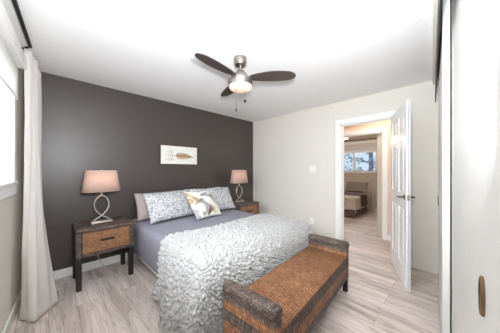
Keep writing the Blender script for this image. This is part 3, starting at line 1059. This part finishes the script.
# ------------------------------------------------------------ the far bedroom
HB0, HB1, HBX = 1.80, 3.25, 5.72
t = thing('bed', 'far bedroom bed seen through the doorway, under the window', 'bed', (6.6, 2.5, 0))
MB().box(HBX - 6.6 + 0.03, 0.86, HB0 - 2.5 + 0.03, HB1 - 2.5 - 0.03, 0.12, 0.50, 0.05, 3).build('mattress', M['white_cotton'], t, smooth=True)
MB().box(HBX - 6.6 + 0.015, 0.2, HB0 - 2.5 + 0.015, HB1 - 2.5 - 0.015, 0.03, 0.32, 0.01).build('bed_skirt', M['far_skirt'], t)


def drape(x0, x1, y0, y1, ztop, drop_side, drop_front, mat, name, label, cat, thick=0.02):
    R = 0.06

    def ed(d):
        if d <= 0:
            return 0, 0
        q = R * PI / 2
        return (R * math.sin(d / R), R * (1 - math.cos(d / R))) if d < q else (R + 0.10 * (d - q), R + d - q)

    def fn(u, v):
        a = (y0 + R - drop_side) + (y1 - y0 - 2 * R + 2 * drop_side) * u
        c = x1 - (x1 - (x0 + R) + drop_front) * v
        ol, zl = ed(y0 + R - a)
        orr, zr = ed(a - (y1 - R))
        of, zf = ed(x0 + R - c) if drop_front > 0 else (0, 0)
        y = min(max(a, y0 + R), y1 - R) - ol + orr
        x = max(c, x0 + R) - of if drop_front > 0 else c
        z = ztop - (zl ** 2.5 + zr ** 2.5 + zf ** 2.5) ** 0.4 if zl + zr + zf > 0 else ztop
        z += 0.01 * noise.noise(Vector((x * 4, y * 4, 0)))
        y -= (0.02 * math.sin(x * 16)) * min(1, zl * 4)
        x -= (0.02 * math.sin(y * 13)) * min(1, zf * 4)
        return (x, y, max(z, 0.03))
    o = MB().grid(fn, 70, 60).build(name, mat, smooth='all')
    md = o.modifiers.new('thickness', 'SOLIDIFY')
    md.thickness = thick
    md.offset = -1
    return tag(o, label, cat)


drape(HBX, 7.0, HB0, HB1, 0.545, 0.36, 0.36, M['far_duvet'], 'duvet', 'pale sand duvet over the far bedroom bed', 'duvet')
drape(6.08, 6.66, HB0 - 0.025, HB1 + 0.025, 0.572, 0.36, 0.0, M['far_runner'], 'bed_runner', 'charcoal throw laid across the far bedroom bed', 'throw', 0.012)
p = pillow('pillow', 'taupe pillow at the head of the far bedroom bed', M['far_pillow'], 0.66, 0.40, 0.16, (7.18, 2.22, 0.72), 35, -PI / 2, seed=8)
t = thing('roller_blind', 'white roller blind half lowered over the far bedroom window', 'blind', (FX1, 2.5, 0))
MB().box(-0.07, -0.002, -0.86, 0.90, 2.16, 2.24, 0.008).build('cassette', M['white'], t)
MB().box(-0.042, -0.040, -0.82, 0.86, 1.87, 2.17).build('blind_fabric', M['blind'], t)
MB().box(-0.047, -0.035, -0.82, 0.86, 1.855, 1.875, 0.004).build('hem_bar', M['white'], t)


def far_curtain():
    def fn(u, v):
        y = 1.12 + 0.52 * u - 0.06 * math.sin(PI * u) * v
        x = 7.40 + 0.035 * math.sin(u * 2 * PI * 6) * (0.7 + 0.3 * v)
        return (x, y, 2.28 - 2.26 * v)
    o = MB().grid(fn, 96, 20).build('curtain', M['far_curtain'], smooth='all')
    md = o.modifiers.new('thickness', 'SOLIDIFY')
    md.thickness = 0.003
    tag(o, 'beige curtain hanging right of the far bedroom window', 'curtain')
    o2 = thing('curtain_rod', 'dark curtain rod over the far bedroom window', 'curtain rod', (7.40, 2.4, 2.29))
    MB().tube([(0, -1.35, 0), (0, 1.3, 0)], 0.012, 10).build('rod', M['black_metal'], o2, smooth=True)
    for y in (-1.3, 1.2):
        MB().box(-0.008, 0.10, y - 0.008, y + 0.008, -0.01, 0.01).build('bracket', M['black_metal'], o2)


far_curtain()
t = thing('ceiling_fan', 'far bedroom ceiling fan with dark blades, glimpsed through the doorway', 'ceiling fan', (6.0, 2.15, CEIL))
MB().lathe([(0.06, 0), (0.06, -0.05), (0.02, -0.07), (0.02, -0.10), (0.09, -0.11), (0.10, -0.17), (0.08, -0.18)], n=24).build('motor_housing', M['dark_nickel'], t, smooth=True)
MB().lathe([(0.09, -0.18), (0.095, -0.2), (0.075, -0.235), (0.03, -0.25), (0.004, -0.252)], n=24).build('light_bowl', M['frost'], t, smooth='all')
for deg in (265, 25, 145):
    rot = Matrix.Rotation(math.radians(deg), 4, 'Z') @ Matrix.Rotation(math.radians(-10), 4, 'X')
    b = MB().poly([(x, y, -0.003) for x, y in ((0.08, -0.035), (0.3, -0.065), (0.5, -0.06), (0.55, 0), (0.5, 0.05), (0.3, 0.05), (0.08, 0.03))], (0, 0, 0.006))
    for v in b.bm.verts:
        v.co = rot @ v.co + Vector((0, 0, -0.125))
    b.build('blade', M['blade'], t)
l = bpy.data.lights.new('far_fan_lamp', 'POINT')
l.energy, l.color, l.shadow_soft_size = 16, (1.0, 0.85, 0.7), 0.1
lo = bpy.data.objects.new('far_fan_lamp', l)
COL.objects.link(lo)
lo.location = (6.0, 2.15, CEIL - 0.36)

# hall lamp, above the doorway's line of sight
t = thing('ceiling_lamp', 'round frosted ceiling lamp in the hallway outside the bedroom', 'ceiling lamp', (HALL0 + 0.42, 0.9, CEIL))
MB().lathe([(0.12, 0), (0.12, -0.015), (0.10, -0.02)], n=28).build('base', M['nickel'], t, smooth=True)
MB().lathe([(0.115, -0.016), (0.11, -0.04), (0.07, -0.07), (0.01, -0.08)], n=28).build('diffuser', M['frost'], t, smooth='all')
l = bpy.data.lights.new('hall_lamp', 'POINT')
l.energy, l.color, l.shadow_soft_size = 9, (1.0, 0.80, 0.62), 0.1
lo = bpy.data.objects.new('hall_lamp', l)
COL.objects.link(lo)
lo.location = (HALL0 + 0.42, 0.9, CEIL - 0.2)

# ------------------------------------------------------------ outside the far window: snowy ground and trees
struct(MB().box(8.2, 30, -12, 20, -0.3, -0.2).build('ground_outside', M['snow']))


def tree(x, y, h, label, seed):
    rnd = random.Random(seed)
    t = thing('tree', label, 'tree', (x, y, -0.2))
    MB().tube([(0, 0, 0), (0.05, 0.03, h * 0.5), (0.02, -0.05, h * 0.95)], [0.13, 0.09, 0.02], 8).build('trunk', M['bark'], t, smooth=True)
    br = MB()
    lf = MB()
    for k in range(34):
        z = h * (0.15 + 0.8 * rnd.random())
        a = rnd.random() * 2 * PI
        L = (0.5 + 1.1 * rnd.random()) * (1.15 - 0.7 * z / h)
        p1 = Vector((math.cos(a) * L, math.sin(a) * L, z + 0.5 * L * rnd.random()))
        br.tube([(0.03, 0, z), tuple(Vector((0, 0, z)).lerp(p1, 0.6) + Vector((0, 0, 0.08))), tuple(p1)], [0.03, 0.02, 0.006], 5)
        for q in range(16):
            c = Vector((0, 0, z)).lerp(p1, 0.35 + 0.7 * rnd.random()) + Vector([rnd.uniform(-0.16, 0.16) for _ in range(3)])
            u = Vector([rnd.uniform(-1, 1) for _ in range(3)]).normalized()
            v = u.orthogonal().normalized()
            s = rnd.uniform(0.05, 0.11)
            lf.bm.faces.new([lf.bm.verts.new(c + u * s * 1.5), lf.bm.verts.new(c + v * s * 0.6), lf.bm.verts.new(c - u * s * 1.5), lf.bm.verts.new(c - v * s * 0.6)])
    br.build('branches', M['bark'], t)['kind'] = 'stuff'
    lf.build('foliage', M['leaf'], t, recalc=False)['kind'] = 'stuff'


tree(12.0, 3.0, 5.0, 'frosted tree outside the far bedroom window, behind its right pane', 3)
tree(13.6, 5.6, 5.5, 'frosted tree outside the far bedroom window, behind its left pane', 4)
